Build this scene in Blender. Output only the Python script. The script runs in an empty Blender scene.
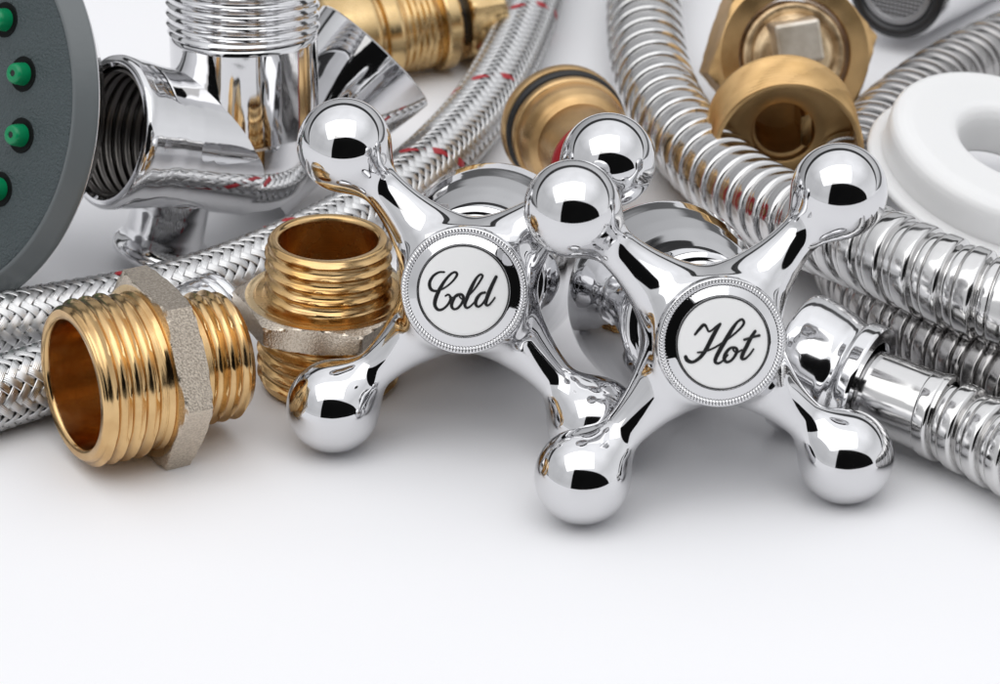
import bpy, math
import numpy as np
from mathutils import Matrix, Vector

PI = math.pi
S = 0.01                      # everything below is written in centimetres, the scene is in metres
scene = bpy.context.scene
COL = scene.collection

# ------------------------------------------------------------------ camera
TH, DIST = math.radians(28.0), 60.0
FPX = 64 * DIST               # focal length in photo pixels (photo is 1000 wide)
CAM = np.array([0, -DIST * math.cos(TH), DIST * math.sin(TH)])
RV = np.array([1.0, 0, 0]); UV = np.array([0, math.sin(TH), math.cos(TH)]); WV = np.array([0, math.cos(TH), -math.sin(TH)])

def at(u, v, z=0.0):
    """point at height z (cm) that was measured at photo pixel u, v"""
    d = (u - 500) / FPX * RV - (v - 342) / FPX * UV + WV
    return CAM + (z - CAM[2]) / d[2] * d

def atY(u, v, y):
    d = (u - 500) / FPX * RV - (v - 342) / FPX * UV + WV
    return CAM + (y - CAM[1]) / d[1] * d

def dirc(r, u, t):
    """unit vector from right / up / toward-the-viewer components"""
    d = r * RV + u * UV - t * WV
    return d / np.linalg.norm(d)

def nrm(v):
    v = np.asarray(v, float); return v / np.linalg.norm(v)

cd = bpy.data.cameras.new('camera'); cam = bpy.data.objects.new('camera', cd); COL.objects.link(cam)
cam.location = Vector(CAM * S); cam.rotation_euler = (PI / 2 - TH, 0, 0)
cd.sensor_width = 36; cd.lens = FPX / 1000 * 36; cd.clip_start = 0.01; cd.clip_end = 50
cd.dof.use_dof = True; cd.dof.focus_distance = 0.565; cd.dof.aperture_fstop = 44
scene.camera = cam

# ------------------------------------------------------------------ materials
def mat(name, color, metal=0.0, rough=0.5, **k):
    m = bpy.data.materials.new(name); m.use_nodes = True
    nt = m.node_tree; b = nt.nodes['Principled BSDF']
    b.inputs['Base Color'].default_value = (*color, 1)
    b.inputs['Metallic'].default_value = metal
    b.inputs['Roughness'].default_value = rough
    tc = nt.nodes.new('ShaderNodeTexCoord')
    def noise(scale, detail=3, stretch=None):
        n = nt.nodes.new('ShaderNodeTexNoise'); n.inputs['Scale'].default_value = scale; n.inputs['Detail'].default_value = detail
        if stretch:
            mp = nt.nodes.new('ShaderNodeMapping'); mp.inputs['Scale'].default_value = stretch
            nt.links.new(tc.outputs['Object'], mp.inputs['Vector']); nt.links.new(mp.outputs[0], n.inputs['Vector'])
        else:
            nt.links.new(tc.outputs['Object'], n.inputs['Vector'])
        return n
    if 'var' in k:            # colour mottling: (scale, dark colour, from, to)
        sc, c2, lo, hi = k['var']
        n = noise(sc, 4); r = nt.nodes.new('ShaderNodeMapRange'); r.inputs[1].default_value = lo; r.inputs[2].default_value = hi
        nt.links.new(n.outputs['Fac'], r.inputs[0])
        mx = nt.nodes.new('ShaderNodeMix'); mx.data_type = 'RGBA'
        mx.inputs[6].default_value = (*c2, 1); mx.inputs[7].default_value = (*color, 1)
        nt.links.new(r.outputs[0], mx.inputs[0]); nt.links.new(mx.outputs[2], b.inputs['Base Color'])
    if 'rvar' in k:           # roughness mottling: (scale, min, max)
        sc, lo, hi = k['rvar'][:3]
        n = noise(sc, 4, k['rvar'][3] if len(k['rvar']) > 3 else None)
        r = nt.nodes.new('ShaderNodeMapRange'); r.inputs[1].default_value = .35; r.inputs[2].default_value = .65
        r.inputs[3].default_value = lo; r.inputs[4].default_value = hi
        nt.links.new(n.outputs['Fac'], r.inputs[0]); nt.links.new(r.outputs[0], b.inputs['Roughness'])
    if 'bump' in k:           # (scale, strength, distance m, stretch)
        sc, st, ds = k['bump'][:3]
        n = noise(sc, 3, k['bump'][3] if len(k['bump']) > 3 else None)
        bp = nt.nodes.new('ShaderNodeBump'); bp.inputs['Strength'].default_value = st; bp.inputs['Distance'].default_value = ds
        nt.links.new(n.outputs['Fac'], bp.inputs['Height']); nt.links.new(bp.outputs[0], b.inputs['Normal'])
    for kk, vv in k.items():
        if kk in ('spec', 'coat', 'sss'):
            b.inputs[{'spec': 'Specular IOR Level', 'coat': 'Coat Weight', 'sss': 'Subsurface Weight'}[kk]].default_value = vv
    if 'sss' in k:
        b.inputs['Subsurface Radius'].default_value = (1, 1, 1); b.inputs['Subsurface Scale'].default_value = 0.004
    return m

LATHE = (1, 1, 60)            # noise stretched round the turning axis: fine turning lines
M = {}
M['chrome'] = mat('chrome', (.69, .69, .70), 1, .035, rvar=(60, .02, .06), bump=(90, .35, .0002))
M['chrome_soft'] = mat('chrome_soft', (.72, .72, .73), 1, .09, rvar=(150, .05, .13))
M['steel'] = mat('steel', (.66, .655, .65), 1, .13, rvar=(220, .09, .18))
M['steel_shaded'] = mat('steel_shaded', (.40, .39, .385), 1, .2, rvar=(220, .14, .26))  # same steel with the lower hose's shade put into its colour
M['bore_shade'] = mat('bore_shade', (.16, .15, .14), 1, .3)  # near-black base colour paints the dark inside of the side branch
M['wire'] = mat('wire', (.63, .63, .63), 1, .3, rvar=(500, .22, .38))
M['red_wire'] = mat('red_wire', (.45, .03, .04), 0, .4)
M['hose_core'] = mat('hose_core', (.02, .02, .022), 0, .6)
M['brass'] = mat('brass', (.66, .45, .22), 1, .2, var=(140, (.60, .35, .12), .3, .6), rvar=(200, .14, .30), bump=(110, .10, .0003, LATHE))
M['brass_bright'] = mat('brass_bright', (.72, .49, .24), 1, .15, var=(170, (.58, .37, .17), .32, .58), rvar=(300, .09, .26), bump=(150, .16, .0002, LATHE))
M['brass_rough'] = mat('brass_rough', (.66, .44, .21), 1, .42, var=(130, (.50, .32, .14), .3, .6), rvar=(150, .34, .52), bump=(400, .06, .0003))
M['brass_mottled'] = mat('brass_mottled', (.78, .60, .38), 1, .38, var=(260, (.40, .28, .16), .40, .58), rvar=(150, .3, .5), bump=(300, .35, .0005))
M['boss_metal'] = mat('boss_metal', (.80, .74, .65), 1, .5, var=(200, (.55, .48, .38), .3, .6))
M['brass_face'] = mat('brass_face', (.74, .56, .32), 1, .24, rvar=(200, .18, .34), bump=(140, .2, .0002, LATHE))
M['brass_dull'] = mat('brass_dull', (.68, .46, .23), 1, .30, var=(120, (.40, .25, .11), .3, .6), rvar=(150, .25, .45), bump=(100, .2, .0003, LATHE))
M['brass_cast'] = mat('brass_cast', (.66, .58, .48), 1, .24, var=(3000, (.50, .43, .35), .40, .58), bump=(3600, .2, .0003))
M['enamel'] = mat('enamel', (.95, .95, .945), 0, .22)
M['ink'] = mat('ink', (.006, .006, .007), 0, .4)
M['face_plastic'] = mat('face_plastic', (.058, .077, .082), 0, .5, bump=(2300, .7, .0008))
M['rim_plastic'] = mat('rim_plastic', (.13, .145, .15), .0, .35, bump=(250, .12, .0008))
M['nozzle'] = mat('nozzle', (.001, .24, .09), 0, .28, spec=.4)
M['brass_valve'] = mat('brass_valve', (.74, .54, .28), 1, .24, var=(160, (.52, .36, .17), .3, .6), rvar=(200, .18, .34), bump=(110, .12, .0003, LATHE))
M['dark'] = mat('dark', (.008, .009, .009), 0, .5)
M['socket'] = mat('socket', (.004, .005, .005), 0, .6, spec=.15)
M['rubber'] = mat('rubber', (.012, .012, .013), 0, .45)
M['red_gasket'] = mat('red_gasket', (.36, .012, .018), 0, .5)
M['white_plastic'] = mat('white_plastic', (.88, .88, .875), 0, .28, sss=.6)
M['mesh_grey'] = mat('mesh_grey', (.33, .33, .34), .6, .4)
M['ring_grey'] = mat('ring_grey', (.05, .05, .052), .7, .35)

# ------------------------------------------------------------------ building helpers
def frame(axis, hint=(0, 0, 1)):
    z = nrm(axis); h = np.asarray(hint, float)
    if abs(z @ nrm(h)) > .98: h = np.array([0, 1.0, 0])
    x = nrm(np.cross(h, z)); y = np.cross(z, x)
    return np.stack([x, y, z], 1)

def thing(name, label, cat, loc, group=None):
    o = bpy.data.objects.new(name, None); COL.objects.link(o)
    o.location = Vector(np.asarray(loc, float) * S); o.empty_display_size = .01
    o['label'] = label; o['category'] = cat
    if group: o['group'] = group
    return o

def tag(o, label, cat):
    o['label'] = label; o['category'] = cat; return o

def mk(name, V, faces, m, parent=None, pos=(0, 0, 0), rot=None, smooth=True, normals=None, sharp=None, m2=None, mask2=None):
    """V (n,3) in cm in the local frame; faces: quad array (k,4) or list of polygons"""
    me = bpy.data.meshes.new(name)
    V = np.ascontiguousarray(np.asarray(V, float) * S)
    if isinstance(faces, np.ndarray):
        nf, k = faces.shape
        me.vertices.add(len(V)); me.vertices.foreach_set('co', V.ravel())
        me.loops.add(nf * k); me.loops.foreach_set('vertex_index', np.ascontiguousarray(faces.ravel(), dtype=np.int32))
        me.polygons.add(nf); me.polygons.foreach_set('loop_start', np.arange(0, nf * k, k, dtype=np.int32))
        me.update(calc_edges=True)
    else:
        me.from_pydata(V.tolist(), [], faces); me.update()
    me.validate(verbose=False)
    me.polygons.foreach_set('use_smooth', [smooth] * len(me.polygons))
    if normals is not None:
        me.normals_split_custom_set_from_vertices([tuple(n) for n in normals])
    elif sharp:
        me.set_sharp_from_angle(angle=math.radians(sharp))
    me.materials.append(m)
    if m2 is not None:
        me.materials.append(m2); me.polygons.foreach_set('material_index', mask2.astype(np.int32))
    o = bpy.data.objects.new(name, me); COL.objects.link(o)
    pos = np.asarray(pos, float) * S
    mw = Matrix.Translation(Vector(pos))
    if rot is not None: mw = mw @ Matrix(np.asarray(rot).tolist()).to_4x4()
    if parent is not None:
        o.parent = parent
        pl = WORLD[parent.name] if parent.name in WORLD else Matrix.Translation(parent.location)
        o.matrix_local = pl.inverted() @ mw
    else:
        o.matrix_local = mw
    WORLD[o.name] = mw
    return o
WORLD = {}

def grid_faces(n, k, close_i=False, close_j=True, off=0):
    """rows n along the profile, k round"""
    ii = np.arange(n if close_i else n - 1); jj = np.arange(k if close_j else k - 1)
    I, J = np.meshgrid(ii, jj, indexing='ij'); I2 = (I + 1) % n; J2 = (J + 1) % k
    return np.stack([I * k + J, I * k + J2, I2 * k + J2, I2 * k + J], -1).reshape(-1, 4) + off

def lathe(prof, k=96, radial=None):
    """prof: list of (r, z). Optional radial(theta, r, z, i) -> r, dz"""
    p = np.array(prof, float); n = len(p)
    t = np.arange(k) * 2 * PI / k
    R = np.repeat(p[:, :1], k, 1); Z = np.repeat(p[:, 1:2], k, 1); T = np.repeat(t[None], n, 0)
    if radial is not None: R, Z = radial(T, R, Z)
    V = np.stack([R * np.cos(T), R * np.sin(T), Z], -1).reshape(-1, 3)
    return V, grid_faces(n, k)

def dense(pts, step=.03):
    out = [pts[0]]
    for a, b in zip(pts[:-1], pts[1:]):
        d = math.dist(a, b); m = max(1, int(math.ceil(d / step)))
        for i in range(1, m + 1):
            t = i / m; out.append((a[0] + (b[0] - a[0]) * t, a[1] + (b[1] - a[1]) * t))
    return out

def tri(x, flat=.12):
    """rounded 55-degree thread form, 0 at the crest and 1 at the root"""
    f = np.abs((x % 1.0) - .5) * 2
    f = np.clip((f - flat * .5) / (1 - flat), 0, 1)
    return 1 - (1 - f) ** 2.5

def threaded(r, z0, z1, bore, pitch=.18, depth=.11, k=128, cham0=.0, cham1=.12, bore_z=None, back=None, neck=.0):
    """male threaded tube from z0 (root) to z1 (mouth) with a bore of radius `bore` open at z1"""
    nz = int((z1 - z0) / pitch * 12) + 1
    zs = np.linspace(z0, z1 - .015, nz)
    outer = [(r, z) for z in zs]
    lip = [(r - cham1 * .95, z1), (r - cham1 - .02, z1 + .004)]
    bz = z0 if bore_z is None else bore_z
    inner = [(bore + .05, z1 + .004), (bore + .012, z1 - .012), (bore, z1 - .06)] + [(bore, z) for z in np.linspace(z1 - .1, bz, 10)]
    prof = outer + lip + inner
    if back: prof += back
    no = len(outer)
    p = np.array(prof)
    def rad(T, R, Z):
        Ro = R[:no]; Zo = Z[:no]
        d = depth * tri(Zo / pitch + T[:no] / (2 * PI))
        if neck > 0:
            w_ = np.clip((Zo - z0 - neck) / (pitch * .35), 0, 1)
            d = d * w_ + depth * 1.05 * (1 - w_) - .05 * np.clip(1 - (Zo - z0) / .08, 0, 1)
        else:
            d *= np.clip((Zo - z0 - pitch * .15) / (pitch * .5), 0, 1)
        r1 = Ro - d
        lim = r - cham1 + (z1 - Zo) * .9
        r1 = np.minimum(r1, lim)
        if cham0 > 0: r1 = np.minimum(r1, r - cham0 + (Zo - z0) * .9)
        R = R.copy(); R[:no] = r1
        return R, Z
    return lathe(prof, k, rad)

def hexring(af, z0, z1, r_in, cham=.1, k=240, a0=0.0, cham_ang=.5):
    """hexagon collar (across flats = af*2) with chamfered corners and a round hole r_in"""
    rc = af / math.cos(PI / 6)
    ts = np.linspace(0, 1, 14)
    zz = z0 + (z1 - z0) * (.5 - .5 * np.cos(ts * PI))
    prof = [(r_in, z0), (af * .92, z0)] + [(rc, z) for z in zz] + [(af * .92, z1), (r_in, z1)]
    def rad(T, R, Z):
        a = (T - a0 + PI / 6) % (PI / 3) - PI / 6
        hx = af / np.cos(a)
        soft = rc * .9985
        lim = np.minimum(af * .985 + (Z - z0) / cham_ang, af * .985 + (z1 - Z) / cham_ang)
        R = R.copy()
        sl = slice(2, 2 + len(zz))
        R[sl] = np.minimum(np.minimum(hx[sl], soft), np.maximum(lim[sl], af * .97))
        return R, Z
    return lathe(prof, k, rad)

def HEXFACE(F):
    r = np.arange(len(F)) // 240
    return (r < 2) | (r > r.max() - 2)

def catmull(P, n=16):
    P = np.asarray(P, float); Q = np.vstack([2 * P[0] - P[1], P, 2 * P[-1] - P[-2]]); out = []
    for i in range(1, len(Q) - 2):
        a, b, c, d = Q[i - 1], Q[i], Q[i + 1], Q[i + 2]
        for t in np.linspace(0, 1, n, endpoint=False):
            out.append(.5 * ((2 * b) + (c - a) * t + (2 * a - 5 * b + 4 * c - d) * t * t + (3 * b - a - 3 * c + d) * t ** 3))
    out.append(P[-1]); return np.array(out)

def resample(P, step):
    d = np.r_[0, np.cumsum(np.linalg.norm(np.diff(P, axis=0), axis=1))]
    n = max(2, int(d[-1] / step)); s = np.linspace(0, d[-1], n)
    return np.stack([np.interp(s, d, P[:, i]) for i in range(P.shape[1])], 1), s

def smooth_path(P, it=40):
    P = P.copy()
    for _ in range(it): P[1:-1] = .25 * P[:-2] + .5 * P[1:-1] + .25 * P[2:]
    return P

def frames(P):
    T = np.gradient(P, axis=0); T /= np.linalg.norm(T, axis=1)[:, None]
    N = np.zeros_like(P); n = np.array([0, 0, 1.0])
    for i in range(len(P)):
        n = n - (n @ T[i]) * T[i]; n /= np.linalg.norm(n); N[i] = n
    return T, N, np.cross(T, N)

def sweep(P, r, k=48, prof=None, s=None):
    """tube round path P; r scalar or function prof(s, theta)->radius"""
    T, N, B = frames(P); t = np.arange(k) * 2 * PI / k
    RR = np.full((len(P), k), float(r)) if prof is None else prof(s[:, None], t[None])
    V = P[:, None] + RR[..., None] * (np.cos(t)[None, :, None] * N[:, None] + np.sin(t)[None, :, None] * B[:, None])
    return V.reshape(-1, 3), grid_faces(len(P), k)

HOSE_X = [0, .012, .03, .06, .10, .20, .30, .40, .46, .50, .53, .555, .58, .60, .62, .645, .67, .70, .74, .80, .88, .94, .955, .965, .975, .988]
HOSE_Y = [-.075, -.030, -.010, -.001, .002, .003, .003, .002, -.002, -.012, -.030, -.062, -.105, -.125, -.128, -.110, -.080, -.055, -.040, -.033, -.032, -.034, -.044, -.078, -.085, -.085]

def flex_hose(name, P, r, m, parent, p=.51, k=72):
    """wound strip-steel hose: wide band, rolled groove, low band and a fine seam; mesh rows follow the helix"""
    P = smooth_path(resample(catmull(P), .1)[0], 60)
    P = smooth_path(resample(P, .05)[0], 80); s = np.r_[0, np.cumsum(np.linalg.norm(np.diff(P, axis=0), axis=1))]
    T, N, B = frames(P)
    mrow = len(HOSE_X); n = int((s[-1] - p) / p)
    u = (np.arange(n)[:, None] + np.array(HOSE_X)[None]).ravel() * p
    rr = r + np.tile(HOSE_Y, n)
    th = np.arange(k) * 2 * PI / k
    q = u[:, None] + p * th[None] / (2 * PI)
    ip = lambda A: np.stack([np.interp(q, s, A[:, c]) for c in range(3)], -1)
    V = ip(P) + rr[:, None, None] * (np.cos(th)[None, :, None] * ip(N) + np.sin(th)[None, :, None] * ip(B))
    M_ = len(u); I = np.arange(M_ - 1)
    F = []
    for jx in range(k - 1): F.append(np.stack([I * k + jx, I * k + jx + 1, (I + 1) * k + jx + 1, (I + 1) * k + jx], 1))
    I = np.arange(mrow, M_ - 1); a = I - mrow        # the last column meets the first one a turn further on
    F.append(np.stack([I * k + 0, (I + 1) * k + 0, (a + 1) * k + k - 1, a * k + k - 1], 1))
    return mk(name, V.reshape(-1, 3) - P[0], np.vstack(F).astype(np.int64), m, parent, pos=P[0], sharp=38)

def braid(P, r, parent, n=16, pitch=3.2, wires=5, red=()):
    """two counter-wound families of flat wire bundles woven two over two under round a dark core"""
    P = smooth_path(resample(catmull(P), .1)[0], 60)
    P = smooth_path(resample(P, .045)[0], 60); s = np.r_[0, np.cumsum(np.linalg.norm(np.diff(P, axis=0), axis=1))]
    T, N, B = frames(P)
    o0 = P[0]
    V, F = sweep(P, r - .075, 40)
    mk('hose_core', V - o0, F, M['hose_core'], parent, pos=o0)
    kk = 2 * PI / pitch
    halfw = PI / n * .85          # half bundle width measured as angle along the ring
    m = wires * 3 + 1
    w = np.linspace(-1, 1, m)
    bump = .010 * np.abs(np.sin((w + 1) / 2 * PI * wires)) - .010 * np.abs(w) ** 3
    Vs, Fs, Vr, Fr = [], [], [], []; nv = nr = 0
    for fam in (1, -1):
        for i in range(n):
            th = 2 * PI * i / n + fam * kk * s
            q = kk * s * n / PI
            ph = (2 * i + fam * q)
            h = .020 * fam * np.clip(1.5 * np.cos(PI / 2 * ph - PI / 4), -1, 1)
            ang = th[:, None] + w[None] * halfw
            rr = r - .03 + h[:, None] + bump[None]
            v = P[:, None] + rr[..., None] * (np.cos(ang)[..., None] * N[:, None] + np.sin(ang)[..., None] * B[:, None])
            f = grid_faces(len(P), m, close_j=False)
            if fam == 1 and i in red:
                Vr.append(v.reshape(-1, 3)); Fr.append(f + nr); nr += len(P) * m
            else:
                Vs.append(v.reshape(-1, 3)); Fs.append(f + nv); nv += len(P) * m
    mk('wire_braid', np.vstack(Vs) - o0, np.vstack(Fs), M['wire'], parent, pos=o0)
    if Vr: mk('tracer_thread', np.vstack(Vr) - o0, np.vstack(Fr), M['red_wire'], parent, pos=o0)
    return P

# ------------------------------------------------------------------ the table
Vt = np.array([[-70, -33, 0], [70, -33, 0], [70, 75, 0], [-70, 75, 0], [-70, -33, -2], [70, -33, -2], [70, 75, -2], [-70, 75, -2]], float)
tm = mat('table_white', (.90, .90, .915), 0, .55, spec=.25, bump=(300, .02, .0003))
tb = mk('table_surface', Vt, [[0, 1, 2, 3], [7, 6, 5, 4], [0, 4, 5, 1], [1, 5, 6, 2], [2, 6, 7, 3], [3, 7, 4, 0]], tm, smooth=False)
tb['kind'] = 'structure'

# ------------------------------------------------------------------ cross tap handles
L, H = 2.7356, .8024
RB = .695
CA = [math.radians(a) for a in (45, 135, 225, 315)]

def smin(a, b, k):
    h = np.clip(.5 + .5 * (b - a) / k, 0, 1)
    return b + (a - b) * h - k * h * (1 - h)

TT = np.linspace(-.6, 3.2, 761)
RT = np.interp(TT, [-.6, .6, .85, 1.1, 1.35, 1.6, 1.85, 2.15, 2.7], [.62, .61, .565, .475, .385, .325, .295, .305, .33])
_k = np.exp(-.5 * (np.arange(-60, 61) * .005 / .11) ** 2); _k /= _k.sum()
RT = np.convolve(np.pad(RT, 60, mode='edge'), _k, mode='valid')
DT = np.gradient(RT, TT)

def sdf_handle(p):
    x, y, z = p[..., 0], p[..., 1], p[..., 2]
    rho = np.hypot(x, y)
    qx, qz = rho - .80, np.abs(z + .07) - .53
    hub = np.hypot(np.maximum(qx, 0), np.maximum(qz, 0)) + np.minimum(np.maximum(qx, qz), 0) - .12
    d = None
    for a in CA:
        ca, sa = math.cos(a), math.sin(a)
        t = x * ca + y * sa
        q = np.sqrt((-x * sa + y * ca) ** 2 + z * z)
        rt = np.interp(t, TT, RT)
        arm = np.maximum((q - rt) * .95, t - 2.75)
        arm = np.maximum(arm, -t)
        ball = np.sqrt((x - L * ca) ** 2 + (y - L * sa) ** 2 + z * z) - RB
        e = smin(arm, ball, .26)
        d = e if d is None else smin(d, e, .22)
    return smin(hub, d, .30)

def surface_nets(f, lo, hi, h):
    xs, ys, zs = [np.arange(a, b + h, h) for a, b in zip(lo, hi)]
    G = np.stack(np.meshgrid(xs, ys, zs, indexing='ij'), -1)
    D = f(G); s = D < 0; n = np.array(D.shape)
    acc = np.zeros((*(n - 1), 3)); cnt = np.zeros(n - 1)
    c = [(i, j, k) for i in (0, 1) for j in (0, 1) for k in (0, 1)]
    sl = lambda o: tuple(slice(o[a], n[a] - 1 + o[a]) for a in range(3))
    for a in c:
        for ax in range(3):
            if a[ax]: continue
            b = list(a); b[ax] = 1; b = tuple(b)
            da, db = D[sl(a)], D[sl(b)]; m = (da < 0) != (db < 0)
            t = np.where(m, da / np.where(m, da - db, 1), 0)
            pt = np.array(a, float) + t[..., None] * (np.array(b) - np.array(a))
            acc += np.where(m[..., None], pt, 0); cnt += m
    act = cnt > 0; idx = -np.ones(n - 1, int); idx[act] = np.arange(act.sum())
    cell = np.argwhere(act)
    V = np.array(lo) + (cell + acc[act] / cnt[act][:, None]) * h
    Q = []
    for ax in range(3):
        u, w = (ax + 1) % 3, (ax + 2) % 3
        A = [slice(None)] * 3; Bq = [slice(None)] * 3
        A[ax] = slice(0, n[ax] - 1); Bq[ax] = slice(1, n[ax])
        sa, sb = s[tuple(A)], s[tuple(Bq)]
        E = np.argwhere(sa != sb)
        E = E[(E[:, u] > 0) & (E[:, w] > 0) & (E[:, u] < n[u] - 1) & (E[:, w] < n[w] - 1)]
        flip = sa[tuple(E.T)]
        def g(du, dw):
            k = E.copy(); k[:, u] -= du; k[:, w] -= dw; return idx[tuple(k.T)]
        q = np.stack([g(1, 1), g(0, 1), g(0, 0), g(1, 0)], 1)
        q[~flip] = q[~flip][:, ::-1]; Q.append(q)
    return V, np.vstack(Q)

def grad(f, p, e=1e-3):
    g = np.zeros_like(p)
    for a in range(3):
        d = np.zeros(3); d[a] = e
        g[:, a] = (f(p + d) - f(p - d)) / (2 * e)
    return g

HV, HF = surface_nets(sdf_handle, (-2.8, -2.8, -.85), (2.8, 2.8, .85), .045)
for _ in range(5):
    g = grad(sdf_handle, HV); HV = HV - (sdf_handle(HV) / np.maximum((g ** 2).sum(1), 1e-6))[:, None] * g
HN = grad(sdf_handle, HV, 4e-3); HN /= np.linalg.norm(HN, axis=1)[:, None]
fc = HV[HF].mean(1); frho = np.hypot(fc[:, 0], fc[:, 1])
fa = np.floor((np.arctan2(fc[:, 1], fc[:, 0]) % (2 * PI)) / (PI / 2)).astype(int)
fball = np.zeros(len(fc), bool)
for a in CA: fball |= np.hypot(np.hypot(fc[:, 0] - L * math.cos(a), fc[:, 1] - L * math.sin(a)), fc[:, 2]) < RB + .012
regions = [('hub', (frho < 1.12))]
for i in range(4):
    regions.append(('arm', (frho >= 1.12) & (fa == i) & ~fball)); regions.append(('ball_end', (frho >= 1.12) & (fa == i) & fball))

def stroke_mesh(strokes, scale, z, thick=.014):
    """pen strokes (list of [(x, y, width)...]) -> raised half-round ribbons"""
    Vs, Fs, nv = [], [], 0
    for i, st in enumerate(strokes):
        P = catmull(np.array(st, float), 10)
        P, _ = resample(P, .03)
        xy = P[:, :2] * scale; w = P[:, 2] * scale * .5
        t = np.gradient(xy, axis=0); t /= np.maximum(np.linalg.norm(t, axis=1), 1e-9)[:, None]
        nn = np.stack([-t[:, 1], t[:, 0]], 1)
        # round pen ends
        xy = np.vstack([xy[0] - t[0] * w[0] * .6, xy, xy[-1] + t[-1] * w[-1] * .6])
        nn = np.vstack([nn[0], nn, nn[-1]]); w = np.r_[w[0] * .35, w, w[-1] * .35]
        cs = np.array([[-1, -.5], [-.9, .6], [-.4, 1], [.4, 1], [.9, .6], [1, -.5]])
        v = np.zeros((len(xy), 6, 3))
        v[..., :2] = xy[:, None] + nn[:, None] * w[:, None, None] * cs[None, :, :1]
        v[..., 2] = z + cs[None, :, 1] * thick * (.5 + .13 * i)
        Vs.append(v.reshape(-1, 3)); Fs.append(grid_faces(len(xy), 6) + nv); nv += len(xy) * 6
    return np.vstack(Vs), np.vstack(Fs)

def pen(pts, cx, cy, r, w):
    return [((x - cx) / r, -(y - cy) / r, 1.38 * (p[0] if p else w) / r) for x, y, *p in pts]

HOT = [pen(q, 373, 357, 205, 10) for q in [
    [(247, 320, 8), (266, 296, 11), (286, 276, 12), (299, 288, 8), (308, 305, 8), (322, 300, 7), (342, 283, 8), (360, 271, 9)],
    [(360, 272, 8), (342, 300, 13), (326, 330, 15), (310, 364, 15), (293, 396, 14), (270, 424, 12), (242, 440, 11), (218, 432, 14), (209, 414, 12)],
    [(262, 398, 6), (290, 394, 7), (330, 380, 7), (376, 352, 7), (416, 322, 7), (448, 292, 8), (464, 268, 9), (455, 252, 9), (436, 262, 9), (414, 292, 13), (390, 334, 15),
     (365, 380, 15), (347, 416, 14), (342, 438, 12), (354, 446, 9), (374, 436, 7), (398, 408, 6)],
    [(428, 376, 9), (408, 378, 9), (390, 398, 12), (382, 424, 13), (392, 440, 10), (412, 434, 9), (430, 412, 10), (438, 388, 11), (428, 376, 9), (420, 386, 6), (436, 398, 6), (460, 386, 6)],
    [(516, 302, 10), (498, 332, 13), (480, 370, 14), (464, 404, 14), (460, 424, 12), (474, 426, 8), (494, 408, 7), (512, 382, 6)],
    [(466, 342, 8), (498, 332, 8), (536, 322, 9)]]]
COLD = [pen(q, 331, 362, 220, 10) for q in [
    [(241, 270, 7), (214, 271, 8), (186, 289, 10), (168, 320, 12), (172, 350, 12), (194, 361, 9), (228, 352, 7), (262, 330, 7), (288, 304, 8), (301, 281, 10), (291, 270, 9),
     (268, 282, 9), (240, 314, 11), (214, 356, 14), (195, 400, 15), (192, 432, 13), (208, 452, 11), (232, 447, 9), (256, 424, 9), (268, 396, 9), (258, 378, 8), (242, 386, 6)],
    [(262, 392, 6), (284, 392, 6), (304, 384, 7)],
    [(318, 376, 9), (296, 382, 10), (278, 408, 13), (272, 434, 12), (284, 449, 9), (304, 442, 9), (324, 416, 10), (330, 390, 11), (318, 376, 9), (312, 390, 6), (330, 402, 6), (352, 388, 6)],
    [(350, 390, 6), (384, 352, 7), (412, 312, 8), (424, 288, 9), (412, 282, 8), (392, 302, 10), (368, 346, 14), (348, 392, 14), (336, 428, 12), (346, 443, 9), (366, 432, 7), (392, 404, 6)],
    [(436, 368, 9), (414, 374, 10), (394, 398, 13), (388, 424, 12), (400, 437, 9), (420, 424, 8), (442, 392, 8)],
    [(490, 291, 12), (472, 326, 14), (454, 366, 15), (440, 404, 14), (437, 426, 11), (450, 430, 8), (468, 412, 7), (482, 392, 6)]]]

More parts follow.
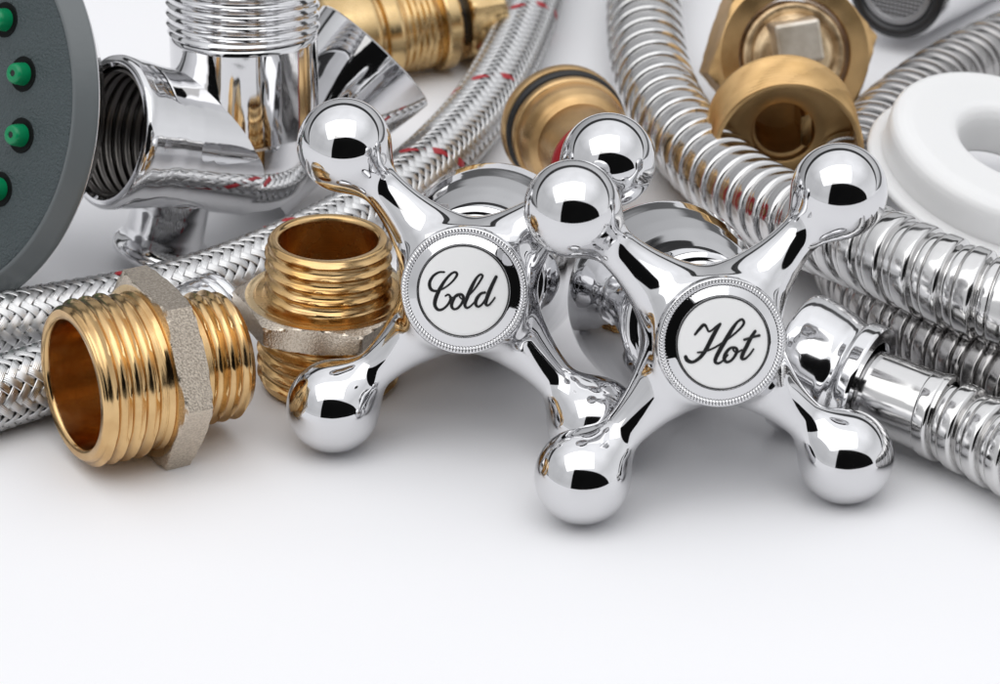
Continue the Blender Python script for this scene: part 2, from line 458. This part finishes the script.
def handle(center, rot, label, strokes, spin):
    loc = np.array([center[0], center[1], 0.0])
    t = thing('cross_tap', label, 'tap', loc, 'chrome cross tap handles')
    cur = None
    for nm, mask in regions:
        f = HF[mask]; used, inv = np.unique(f, return_inverse=True)
        par = t if nm != 'ball_end' else cur
        o = mk(nm, HV[used], inv.reshape(-1, 4).astype(np.int32), M['chrome'], par, center, rot, normals=HN[used])
        if nm == 'arm': cur = o
    # beaded cap ring
    prof = [(.86, .50), (.925, .52), (.935, .60), (.93, .70), (.915, .725), (.90, .735), (.885, .728), (.87, .735), (.855, .735), (.84, .722), (.825, .716), (.69, .772), (.675, .776), (.668, .770), (.666, .74)]
    prof = dense(prof, .02)
    def rad(T, R, Z):
        b = np.exp(-((R - .862) / .022) ** 2) * (Z > .70)
        return R, Z + b * (.034 * np.abs(np.cos(T * 58)) - .016)
    V, F = lathe(prof, 1160, rad)
    mk('cap_ring', V, F, M['chrome'], t, center, rot)
    V, F = lathe([(.0005, .776), (.3, .776), (.6, .776), (.652, .775), (.664, .766), (.666, .74)], 96)
    d = mk('enamel_disc', V, F, M['enamel'], t, center, rot)
    V, F = lathe([(.650, .7755), (.650, .782), (.663, .782), (.666, .776)], 128)
    mk('outline_ring', V, F, M['ink'], d, center, rot)
    V, F = stroke_mesh(strokes, .664, .778)
    a = math.radians(spin); V = V @ np.array([[math.cos(a), math.sin(a), 0], [-math.sin(a), math.cos(a), 0], [0, 0, 1]])
    mk('lettering', V, F, M['ink'], d, center, rot)
    # the bell-shaped shroud behind the hub
    prof = dense([(.70, -.45), (.84, -.55), (.86, -.74), (.90, -.78), (1.02, -.80), (1.06, -.83), (1.06, -.88), (1.03, -.92), (1.0, -.96), (1.0, -1.04), (1.07, -1.16), (1.16, -1.40), (1.27, -1.75), (1.365, -2.2), (1.44, -2.7), (1.478, -3.15), (1.48, -3.25), (1.47, -3.31), (1.44, -3.34), (1.40, -3.33), (1.36, -3.15), (1.0, -2.0), (.5, -1.9), (.001, -1.9)], .08)
    V, F = lathe(prof, 128)
    mk('bell_shroud', V, F, M['chrome'], t, center, rot, sharp=50)
    return t

MC = np.array([[0.9935, 0.048, -0.1036], [-0.1137, 0.3342, -0.9356], [-0.0103, 0.9413, 0.3375]])
MH = np.array([[0.9856, -0.0408, 0.1643], [0.1689, 0.3037, -0.9377], [-0.0117, 0.9519, 0.3062]])
handle(np.array([-0.446, -2.94, 2.519]), MC, 'chrome cross tap handle reading Cold, beside the upright brass reducer', COLD, 3.6)
handle(np.array([3.009, -4.513, 2.53]), MH, 'chrome cross tap handle reading Hot, standing in front of the steel hoses', HOT, -4.0)

# ------------------------------------------------------------------ brass nipple lying on its side
ax = dirc(.867, .188, -.465); ln = 2.5
mid = at(150, 369, 1.31); a = mid - ax * ln / 2; b = mid + ax * ln / 2
fr = frame(ax)
t = thing('pipe_nipple', 'golden brass nipple lying on its side, wide open end facing forward', 'pipe fitting', [(a[0] + b[0]) / 2, (a[1] + b[1]) / 2, 0], 'brass pipe fittings')
h0, h1 = -.15, .36
V, F = hexring(1.31, h0, h1, .8, a0=PI / 6, cham_ang=.22)
mk('hex_collar', V, F, M['brass_cast'], t, mid, fr, sharp=20, m2=M['brass_face'], mask2=HEXFACE(F))
fl = fr @ np.diag([1, -1, -1])
V, F = threaded(1.245, -h0 - .02, ln / 2, .965, pitch=.215, depth=.085, bore_z=-.6, back=[(.7, -.6), (.7, -.95)], cham1=.13, neck=.2)
mk('threaded_end', V, F, M['brass_bright'], t, mid, fl, sharp=70)
V, F = threaded(.99, h1 - .02, ln / 2 + .05, .72, pitch=.2, depth=.085, bore_z=.4, neck=.1)
mk('threaded_end', V, F, M['brass_bright'], t, mid, fr, sharp=70)

# ------------------------------------------------------------------ brass reducer standing upright
c = at(325, 240, 2.42); c[2] = 0
t = thing('pipe_reducer', 'brass hex reducer standing upright, round mouth open at the top', 'pipe fitting', c, 'brass pipe fittings')
axv = nrm([.02, .03, 1]); fr = frame(axv, (0, 1, 0)); fr = np.stack([nrm(np.cross([0, 1, 0], axv)), np.cross(axv, nrm(np.cross([0, 1, 0], axv))), axv], 1)
V, F = threaded(.965, 1.42, 2.42, .745, pitch=.2, depth=.075, cham1=.09, bore_z=.3, neck=.08)
mk('threaded_neck', V, F, M['brass'], t, c, fr, sharp=70)
V, F = hexring(1.285, 1.08, 1.49, .6, a0=math.radians(22), cham_ang=.3)
mk('hex_collar', V, F, M['brass_cast'], t, c, fr, sharp=20, m2=M['brass_face'], mask2=HEXFACE(F))
V, F = lathe(dense([(1.15, 1.488), (1.12, 1.497), (1.0, 1.502), (.95, 1.515), (.90, 1.56)], .03), 96)
mk('shoulder', V, F, M['brass'], t, c, fr)
V, F = threaded(1.09, -1.08, 0, .8, pitch=.2, depth=.085, cham1=.1, bore_z=-.5)
mk('threaded_base', V, F, M['brass'], t, c + np.array([0, 0, .02]), fr @ np.diag([1, -1, -1]), sharp=70)

# ------------------------------------------------------------------ chrome diverter tee
Y0 = 3.6
J = atY(246, 148, Y0)
top = atY(242, -26, Y0 + .45)
axp = nrm(top - J)
t = thing('shower_diverter', 'chrome tee fitting with ribbed thread on top and open side branch', 'pipe fitting', [J[0], J[1], 0])
fr = frame(axp, (0, -1, 0))
lt = (top - J) @ axp
rb = 1.19
prof = [(.001, -1.02), (.35, -1.0), (.65, -.9), (.9, -.68), (1.06, -.4), (1.13, -.1), (rb, .3), (rb, 1.88), (1.14, 1.94), (1.12, 1.99)]
V, F = lathe(dense(prof, .06), 128)
mk('body', V, F, M['chrome'], t, J, fr, sharp=50)
V, F = threaded(1.235, 1.94, lt + .6, .9, pitch=.17, depth=.06, cham0=.05)
mk('threaded_neck', V, F, M['chrome_soft'], t, J, fr, sharp=70)
axb = dirc(-.80, .07, .60)
frb = frame(axb, axp)
mouth = 2.62
inner = [(.97, z) for z in np.linspace(mouth - .06, mouth - 1.9, 110)] + [(.80, mouth - 1.92), (.001, mouth - 1.92)]
prof = dense([(1.10, 0), (1.10, 1.2), (1.11, 1.5), (1.14, 1.8), (1.18, 2.05), (1.21, 2.3), (1.235, 2.46), (1.235, 2.54), (1.21, mouth - .02), (1.16, mouth), (1.10, mouth), (1.05, mouth - .06)], .06)
def radi(T, R, Z):
    m = (R > .96) & (R < .975)
    return np.where(m, R + .07 * tri(Z / .18 + T / (2 * PI)), R), Z
V, F = lathe(prof, 128)
sb = mk('side_branch', V, F, M['chrome'], t, J, frb, sharp=50)
V, F = lathe(inner, 128, radi)
mk('inner_thread', V, F, M['bore_shade'], sb, J, frb)
# holder cup pointing up and back
rc = atY(376, 55, Y0 + 2.3); axc = dirc(.68, .73, -.10); frc = frame(axc)
prof = dense([(.75, -3.0), (.80, -2.2), (.93, -1.6), (1.07, -.9), (1.16, -.35), (1.19, -.12), (1.20, -.03), (1.17, 0), (1.12, 0), (1.08, -.06), (.9, -.9), (.6, -1.8), (.001, -1.8)], .08)
V, F = lathe(prof, 128)
mk('holder_cup', V, F, M['chrome'], t, rc, frc, sharp=50)
# small outlet foot under the branch
ft = at(162, 245, .28); axf = nrm([.24, .02, .97]); frf = frame(axf)
prof = dense([(.4, -.13), (.74, -.13), (.79, -.11), (.80, -.05), (.78, 0), (.74, .02), (.70, .06), (.66, .15), (.64, .30), (.63, .5), (.62, .75), (.63, 1.0), (.001, 1.02)], .05)
V, F = lathe(prof, 96)
mk('outlet_foot', V, F, M['chrome'], t, ft, frf, sharp=50)

# ------------------------------------------------------------------ shower head
n0 = dirc(-.63, .0, .777)
ctr_px = (-62, 106)
cpt = at(-62, 104, 3.3)
frh = frame(n0, (0, 0, 1))
RF = 2.92
t = thing('hand_shower', 'round dark grey shower head with green rubber nozzles at the left edge', 'shower', [cpt[0], cpt[1], 0])
V, F = lathe(dense([(.001, .02), (1.0, .03), (2.0, .015), (2.45, 0), (2.62, -.005), (2.66, -.02)], .1), 160)
mk('face_plate', V, F, M['face_plastic'], t, cpt, frh)
V, F = lathe(dense([(2.655, -.03), (2.68, .0), (2.715, -.005), (2.74, -.03), (2.93, -.235), (2.945, -.27)], .05), 160)
mk('rim', V, F, M['rim_plastic'], t, cpt, frh)
V, F = lathe(dense([(2.94, -.272), (2.944, -.28), (2.93, -.31), (2.85, -.40), (2.70, -.60), (2.43, -.95), (2.1, -1.35), (1.3, -1.6), (.6, -1.8), (.5, -2.5), (.001, -2.5)], .08), 160)
mk('chrome_shell', V, F, M['chrome_soft'], t, cpt, frh)
RR_ = 2.95 / 2.66             # the head is a little larger than its drawn profile
for o in list(t.children):
    for vtx in o.data.vertices: vtx.co.x *= RR_; vtx.co.y *= RR_
for i in range(13):
    a = math.radians(2.0 + 360 / 13 * i)
    p = cpt + frh @ np.array([1.96 * math.cos(a), 1.96 * math.sin(a), .02])
    V, F = lathe(dense([(.27, -.01), (.274, .006), (.258, .014), (.235, .004), (.17, .003)], .02), 48)
    r_o = mk('nozzle_socket', V, F, M['socket'], t, p, frh)
    V, F = lathe(dense([(.178, 0), (.174, .05), (.168, .12), (.160, .175), (.145, .212), (.115, .232), (.07, .235), (.05, .225), (.048, .17), (.001, .17)], .02), 48)
    mk('nozzle', V, F, M['nozzle'], t, p, frh)
    V, F = lathe([(.053, .218), (.02, .218), (.001, .218)], 24)
    mk('nozzle_hole_shade', V, F, M['dark'], r_o, p, frh)  # black disc painted in for the shade inside the nozzle tip

# ------------------------------------------------------------------ brass valve behind the cup
vc = at(391, 29, .9); axv = nrm([.90, .43, .0]); frv = frame(axv)
t = thing('brass_valve', 'stepped brass threaded valve lying behind the chrome tee fitting', 'valve', [vc[0], vc[1], 0])
V, F = lathe(dense([(.001, -2.6), (.62, -2.6), (.66, -2.5), (.66, -1.5), (.80, -1.45), (.88, -1.38), (.90, -1.0), (.90, -.55), (.86, -.5), (.80, -.47), (.80, -.42), (.90, -.38), (.91, -.12), (.88, -.07), (.80, -.04), (.80, 0)], .06), 96)
mk('valve_body', V, F, M['brass_valve'], t, vc, frv, sharp=40)
def rt(T, R, Z):
    return R - np.where((Z > .03) & (Z < .62), .05 * tri(Z / .115 + T / (2 * PI)), 0), Z
V, F = lathe(dense([(.79, -.02), (.83, 0), (.83, .64), (.76, .68), (.74, .72), (.88, .76), (.90, .80), (.90, 1.0), (.86, 1.05), (.6, 1.07), (.5, 1.08)], .012), 96, rt)
mk('threaded_neck', V, F, M['brass_valve'], t, vc, frv, sharp=60)
V, F = lathe(dense([(.55, 1.0), (.55, 1.32)], .06), 64)
mk('spindle', V, F, M['ring_grey'], t, vc, frv)
V, F = hexring(.78, 1.26, 1.98, .1, cham_ang=.6)
mk('hex_nut', V, F, M['brass_valve'], t, vc, frv, sharp=28)

# ------------------------------------------------------------------ brass plug with o-ring
pc = at(566, 130, 1.12); axg = dirc(.24, -.34, .91); frg = frame(axg)
t = thing('brass_plug', 'round brass plug with black rubber ring behind the Cold handle', 'plug', [pc[0], pc[1], 0])
V, F = lathe(dense([(.001, -.42), (.9, -.42), (1.02, -.36), (1.06, -.28), (1.06, -.14), (1.03, -.09), (.95, -.07), (.90, -.05), (.90, .12), (.965, .14), (.985, .17), (.985, .30), (.96, .33), (.93, .34), (.92, .40), (.92, .6), (.84, .8), (.72, .9), (.70, 1.9), (.6, 1.95), (.001, 1.95)], .06), 128)
mk('plug_body', V, F, M['brass_dull'], t, pc, frg, sharp=40)
th_ = np.linspace(0, 2 * PI, 17)[:-1]
V, F = lathe([(.955 + .085 * math.cos(a), .03 + .085 * math.sin(a)) for a in np.linspace(0, 2 * PI, 25)], 128)
mk('rubber_ring', V, F, M['rubber'], t, pc, frg)
V, F = lathe(dense([(.5, 1.955), (.76, 1.955), (.78, 1.98), (.78, 2.08), (.75, 2.1), (.4, 2.1)], .08), 96)
mk('red_gasket', V, F, M['red_gasket'], t, pc, frg, sharp=40)

# ------------------------------------------------------------------ large brass nut and bush
nc = at(795, 55, 1.42); axn = dirc(.17, -.10, .98); frn = frame(axn)
t = thing('union_nut', 'largest brass hex nut, tilted up with a square boss plug inside it', 'nut', [nc[0], nc[1], 0])
V, F = hexring(1.33, -1.0, 0, 1.0, a0=math.radians(38), cham_ang=.55)
mk('hex_ring', V, F, M['brass_rough'], t, nc, frn, sharp=28)
V, F = lathe(dense([(1.004, .001), (.99, -.02), (.99, -.9)], .1), 96)
mk('bore', V, F, M['brass_rough'], t, nc, frn)
V, F = lathe(dense([(.93, -.6), (.93, -.10), (.91, -.05), (.86, -.02), (.80, -.02), (.72, -.06), (.62, .02), (.45, .05), (.001, .05)], .06), 96)
w_ = mk('plug_disc', V, F, M['brass_mottled'], t, nc, frn, sharp=40)
bx, by, bh = .44, .40, .42
V = [(-bx, -by, -.06), (bx, -by, -.06), (bx, by, -.06), (-bx, by, -.06), (-bx * .9, -by * .9, bh), (bx * .9, -by * .9, bh), (bx * .9, by * .9, bh), (-bx * .9, by * .9, bh)]
a_ = math.radians(5); V = [(x * math.cos(a_) - y * math.sin(a_), x * math.sin(a_) + y * math.cos(a_) + .22, z) for x, y, z in V]
o = mk('square_boss', V, [[4, 5, 6, 7], [0, 1, 5, 4], [1, 2, 6, 5], [2, 3, 7, 6], [3, 0, 4, 7]], M['boss_metal'], w_, nc, frn, smooth=False)
bv = o.modifiers.new('bevel', 'BEVEL'); bv.width = .0006; bv.segments = 3

bc = at(788, 154, 1.27); axu = nrm([.02, -1, .04]); fru = frame(axu)
t = thing('brass_bush', 'short brass bush with slotted inner hole, open toward the front', 'pipe fitting', [bc[0], bc[1], 0], 'brass pipe fittings')
V, F = threaded(1.26, -1.25, 0, 1.14, pitch=.11, depth=.04, cham1=.03, bore_z=-.86, back=[(1.12, -.90), (.8, -.92), (.54, -.92), (.52, -.94), (.51, -1.10), (.46, -1.12), (.45, -2.2)])
mk('threaded_sleeve', V, F, M['brass_rough'], t, bc, fru, sharp=50)
V = []
for z in (-.98, -2.1):
    V += [(.47, -.32, z), (.47, .32, z), (.30, .24, z), (.30, -.24, z)]
mk('inner_lug', V, [[0, 1, 2, 3], [4, 7, 6, 5], [0, 4, 5, 1], [1, 5, 6, 2], [2, 6, 7, 3], [3, 7, 4, 0]], M['brass'], t, bc, fru, smooth=False)
V, F = lathe([(1.2, -1.24), (.62, -1.245), (.6, -2.2), (.001, -2.21)], 64)
mk('back_spigot', V, F, M['brass_rough'], t, bc, fru, sharp=40)

# ------------------------------------------------------------------ spout with aerator
ac = at(897, -13, 1.25); axa = dirc(-.50, -.28, .82); fra = frame(axa)
t = thing('tap_spout', 'chrome tap spout with dark ringed mesh aerator, at the top edge', 'spout', [ac[0], ac[1], 0])
V, F = lathe(dense([(.90, .02), (.95, -.03), (.97, -.12), (1.0, -.2), (1.0, -.6), (1.02, -4.5), (.9, -4.6), (.001, -4.6)], .1), 96)
mk('spout_body', V, F, M['chrome_soft'], t, ac, fra, sharp=50)
V, F = lathe(dense([(.935, -.04), (.95, .01), (.93, .06), (.86, .09), (.78, .08), (.72, .03), (.70, -.05)], .04), 96)
a_o = mk('aerator_ring', V, F, M['ring_grey'], t, ac, fra)
V, F = lathe(dense([(.71, .0), (.69, .035), (.60, .05), (.57, .02), (.56, -.04)], .03), 96)
mk('inner_ring', V, F, M['mesh_grey'], a_o, ac, fra)
Vs, Fs = [], []; nv = 0
for fam in (0, 1):
    for i in range(-7, 8):
        q = i * .078; hl = math.sqrt(max(.0, .58 ** 2 - q * q))
        if hl < .05: continue
        P = np.array([[(q, u, -.02 + .012 * fam) if fam == 0 else (u, q, -.02 + .012 * fam)] for u in np.linspace(-hl, hl, 6)]).reshape(-1, 3)
        V, F = sweep(P + 1e-6, .02, 8); Vs.append(V); Fs.append(F + nv); nv += len(V)
mk('mesh_screen', np.vstack(Vs), np.vstack(Fs), M['mesh_grey'], a_o, ac, fra)
V, F = lathe([(.6, -.08), (.3, -.08), (.001, -.08)], 64)
mk('aerator_core', V, F, M['dark'], a_o, ac, fra)

# ------------------------------------------------------------------ white plastic spool
axs = dirc(.26, .757, .60); frs = frame(axs, (0, -1, 0))
sc_ = at(1014, 142, 1.60)
t = thing('plastic_spool', 'white plastic flanged spool with round centre hole, at the right edge', 'spool', [sc_[0], sc_[1], 0])
V, F = lathe(dense([(.87, -.86), (.87, -.34), (.885, -.20), (.93, -.09), (1.0, -.025), (1.10, 0), (1.74, 0), (1.88, -.02), (1.98, -.07), (2.035, -.14), (2.055, -.24), (2.05, -.36), (2.03, -.70)], .04), 192)
mk('raised_rim', V, F, M['white_plastic'], t, sc_, frs)
V, F = lathe(dense([(2.02, -.68), (2.06, -.72), (2.18, -.73), (2.235, -.76), (2.25, -.81), (2.23, -.86), (2.15, -.88), (.88, -.88)], .05), 192)
mk('flange', V, F, M['white_plastic'], t, sc_, frs)

# ------------------------------------------------------------------ corrugated hoses
HR = .695
pts = [(655, -60, .7), (646, -15, .7), (645, 30, .7), (653, 78, .7), (673, 122, .72), (705, 160, .8), (748, 195, 1.0), (800, 222, 1.4), (850, 240, 1.75), (905, 262, 1.9), (955, 285, 1.85), (1010, 308, 1.75), (1070, 332, 1.5), (1150, 362, 1.1)]
P = np.array([at(*q) for q in pts])
t = thing('shower_hose', 'corrugated steel hose sweeping from the top centre to the right edge', 'hose', [P[0][0], P[0][1], 0], 'corrugated steel hoses')
flex_hose('hose_tube', P, HR, M['steel'], t)
pts = [(1120, 440, .68), (1060, 408, .68), (1005, 380, .68), (955, 355, .68), (915, 332, .68), (880, 305, .67), (852, 270, .67), (838, 228, .67), (842, 185, .67), (866, 142, .67), (906, 104, .67), (950, 74, .67), (1000, 48, .67), (1070, 20, .67)]
P = np.array([at(*q) for q in pts])
t = thing('shower_hose', 'corrugated steel hose coloured as in shade, passing under another and looping behind the white spool', 'hose', [P[0][0], P[0][1], 0], 'corrugated steel hoses')
flex_hose('hose_tube', P, .63, M['steel_shaded'], t)
# hose with collar and nut
na, nb, ce = at(800, 362, 1.05), at(872, 380, .86), at(937, 415, .74)
ax3 = nrm(ce - na); fr3 = frame(ax3)
t = thing('shower_hose', 'corrugated steel hose with smooth collar and flared nut beside the Hot handle', 'hose', [ce[0], ce[1], 0], 'corrugated steel hoses')
ln = (nb - na) @ ax3
prof = dense([(.001, -.30), (.3, -.30), (.34, -.12), (.62, -.10), (.70, -.12), (.98, -.12), (1.03, -.08), (1.05, 0), (1.05, .12), (1.02, .3), (.94, .6), (.89, ln - .34), (.885, ln - .24), (.90, ln - .20), (.94, ln - .18), (.95, ln - .15), (.95, ln + .05), (.93, ln + .08), (.72, ln + .08), (.70, ln + .05), (.69, ln - .1), (.66, ln - .8)], .05)
V, F = lathe(prof, 128)
mk('hose_nut', V, F, M['chrome_soft'], t, na, fr3, sharp=45)
lc = (ce - na) @ ax3
prof = dense([(.50, ln - .8), (.585, ln - .8), (.595, ln), (.60, lc - .35), (.615, lc - .08), (.635, lc - .04), (.645, lc + .02), (.635, lc + .08), (.56, lc + .1)], .05)
V, F = lathe(prof, 96)
mk('collar', V, F, M['steel'], t, na, fr3, sharp=45)
P = np.array([na + ax3 * (lc - .2), na + ax3 * (lc + .3), at(1000, 446, .68), at(1060, 480, .67), at(1130, 520, .67)])
flex_hose('hose_tube', P, .64, M['steel'], t)

# ------------------------------------------------------------------ braided hoses
pts = [(552, -90, .58), (542, -40, .58), (532, 0, .58), (518, 40, .58), (499, 80, .58), (472, 121, .58), (424, 170, .58), (370, 211, .58), (318, 240, .58), (267, 263, .58), (215, 283, .58), (160, 299, .58), (110, 309, .58), (46, 319, .58), (-20, 330, .58), (-90, 342, .58)]
P = np.array([at(*q) for q in pts])
t = thing('braided_hose', 'braided steel hose with red flecks curving down from the top edge to the left', 'hose', [P[0][0], P[0][1], 0], 'braided steel hoses')
braid(P, .56, t, red=(2,))
pts = [(-100, 420, .6), (-40, 404, .6), (5, 391, .6), (50, 376, .6), (100, 360, .6), (150, 341, .6), (190, 323, .6), (218, 309, .6)]
P = np.array([at(*q) for q in pts])
t = thing('braided_hose', 'plain braided steel hose behind the brass nipple lying on its side', 'hose', [P[0][0], P[0][1], 0], 'braided steel hoses')
P2 = braid(P, .57, t)
axe = nrm(P2[-1] - P2[-8]); fre = frame(axe)
V, F = lathe(dense([(.5, -.5), (.59, -.5), (.60, -.4), (.60, -.3), (.57, -.27), (.60, -.24), (.60, -.14), (.57, -.11), (.60, -.08), (.60, .02), (.56, .06), (.4, .08), (.001, .08)], .05), 64)
mk('ferrule', V, F, M['chrome_soft'], t, P2[-1], fre, sharp=45)

# ------------------------------------------------------------------ light: photographer's white tent with one dark opening, plus an overhead softbox
w = bpy.data.worlds.new('World'); scene.world = w; w.use_nodes = True
nt = w.node_tree; nt.nodes.clear()
def nd(t, **k):
    n = nt.nodes.new(t)
    for a, v in k.items(): setattr(n, a, v)
    return n
def lk(a, b): nt.links.new(a, b)
def mth(op, a, b=None, c=None):
    n = nd('ShaderNodeMath', operation=op)
    for i, q in enumerate((a, b, c)):
        if q is None: continue
        if isinstance(q, (int, float)): n.inputs[i].default_value = q
        else: lk(q, n.inputs[i])
    return n.outputs[0]
def sstep(x, lo, hi):
    n = nd('ShaderNodeMapRange', interpolation_type='SMOOTHSTEP'); lk(x, n.inputs[0])
    n.inputs[1].default_value = lo; n.inputs[2].default_value = hi; return n.outputs[0]
tc = nd('ShaderNodeTexCoord'); sx = nd('ShaderNodeSeparateXYZ'); lk(tc.outputs['Generated'], sx.inputs[0])
X, Y, Z = sx.outputs
el = mth('MULTIPLY', mth('ARCSINE', Z), 180 / PI)
az = mth('MULTIPLY', mth('ARCTAN2', X, mth('MULTIPLY', Y, -1.0)), 180 / PI)     # 0 toward the camera, + to the right
rp = nd('ShaderNodeValToRGB'); lk(mth('MULTIPLY_ADD', Z, .5, .5), rp.inputs[0])
cr = rp.color_ramp
stops = [(0, .50), (.49, .80), (.56, .74), (.75, .73), (.88, 1.05), (1, 1.25)]
cr.elements[0].position = 0; cr.elements[1].position = 1
for p_, v_ in stops[1:-1]: cr.elements.new(p_)
for e, (p_, v_) in zip(cr.elements, stops): e.position = p_; e.color = (v_ * .982, v_ * .992, v_ * 1.02, 1)
# dark room seen through the opening in front; its top edge drops toward the right
azn = mth('MULTIPLY', mth('MINIMUM', mth('MAXIMUM', mth('ADD', az, 4.0), 0.0), 67.0), 1 / 67.0)
topel = mth('MULTIPLY_ADD', mth('SQRT', mth('SUBTRACT', 1.0, mth('MULTIPLY', azn, azn))), 50.0, -5.0)
m1 = mth('MULTIPLY', sstep(az, -29.5, -28.0), mth('SUBTRACT', 1.0, sstep(az, 62.0, 63.5)))
m2 = mth('MULTIPLY', sstep(el, -14, -13), mth('SUBTRACT', 1.0, sstep(mth('SUBTRACT', el, topel), -1.0, 1.0)))
dark = mth('MULTIPLY', m1, m2)
# grey backdrop behind, with the dark seam where it meets the tent roof
bel = mth('MULTIPLY', mth('ARCTAN2', Z, Y), 180 / PI)     # 0 = straight behind, 90 = up
back = mth('MULTIPLY', mth('SUBTRACT', 1.0, sstep(bel, 36.0, 37.0)), sstep(bel, -10.0, -8.0))
seam = mth('MULTIPLY', sstep(bel, 29.5, 31.0), mth('SUBTRACT', 1.0, sstep(bel, 41.5, 42.5)))
foot = mth('MULTIPLY', sstep(bel, -10.0, -8.0), mth('SUBTRACT', 1.0, sstep(bel, 3.0, 7.0)))     # dark band added low on the backdrop to give the chrome dark edges
nz = nd('ShaderNodeTexNoise'); nz.inputs['Scale'].default_value = 1.6; nz.inputs['Detail'].default_value = 2; lk(tc.outputs['Generated'], nz.inputs['Vector'])
fold = mth('MULTIPLY_ADD', nz.outputs['Fac'], .5, .75)      # soft unevenness of the fabric
bgrad = mth('ADD', mth('MULTIPLY_ADD', sstep(bel, -5.0, 34.0), .20, -.50), mth('MULTIPLY', sstep(X, -.5, .6), .22))
val = mth('MULTIPLY', mth('MULTIPLY_ADD', back, bgrad, 1.0), fold)
val = mth('MULTIPLY', val, mth('MULTIPLY_ADD', seam, -.93, 1.0))
val = mth('MULTIPLY', val, mth('MULTIPLY_ADD', foot, -.75, 1.0))
val = mth('MULTIPLY', val, mth('MULTIPLY_ADD', dark, -.992, 1.0))
# the tent is a little darker to the far left than to the right
val = mth('MULTIPLY', val, mth('MULTIPLY_ADD', X, .10, 1.0))
mx = nd('ShaderNodeMix', data_type='RGBA', blend_type='MULTIPLY'); mx.inputs[0].default_value = 1
lk(rp.outputs[0], mx.inputs[6]); lk(val, mx.inputs[7])
bg = nd('ShaderNodeBackground'); lk(mx.outputs[2], bg.inputs[0]); bg.inputs[1].default_value = 1.05
ou = nd('ShaderNodeOutputWorld'); lk(bg.outputs[0], ou.inputs[0])

ld = bpy.data.lights.new('softbox', 'AREA'); ld.shape = 'RECTANGLE'; ld.size = .95; ld.size_y = .60
ld.energy = 1.9; ld.color = (1, .99, .975)
lo = bpy.data.objects.new('softbox', ld); COL.objects.link(lo)
lo.location = (-.10, -.30, .68); lo.rotation_euler = (math.radians(24), math.radians(-7), 0)

# ------------------------------------------------------------------ render settings
scene.render.engine = 'CYCLES'
scene.cycles.max_bounces = 10; scene.cycles.glossy_bounces = 8; scene.cycles.diffuse_bounces = 5
scene.cycles.use_denoising = True
scene.view_settings.view_transform = 'Standard'; scene.view_settings.look = 'None'
scene.view_settings.exposure = 0; scene.view_settings.gamma = 1
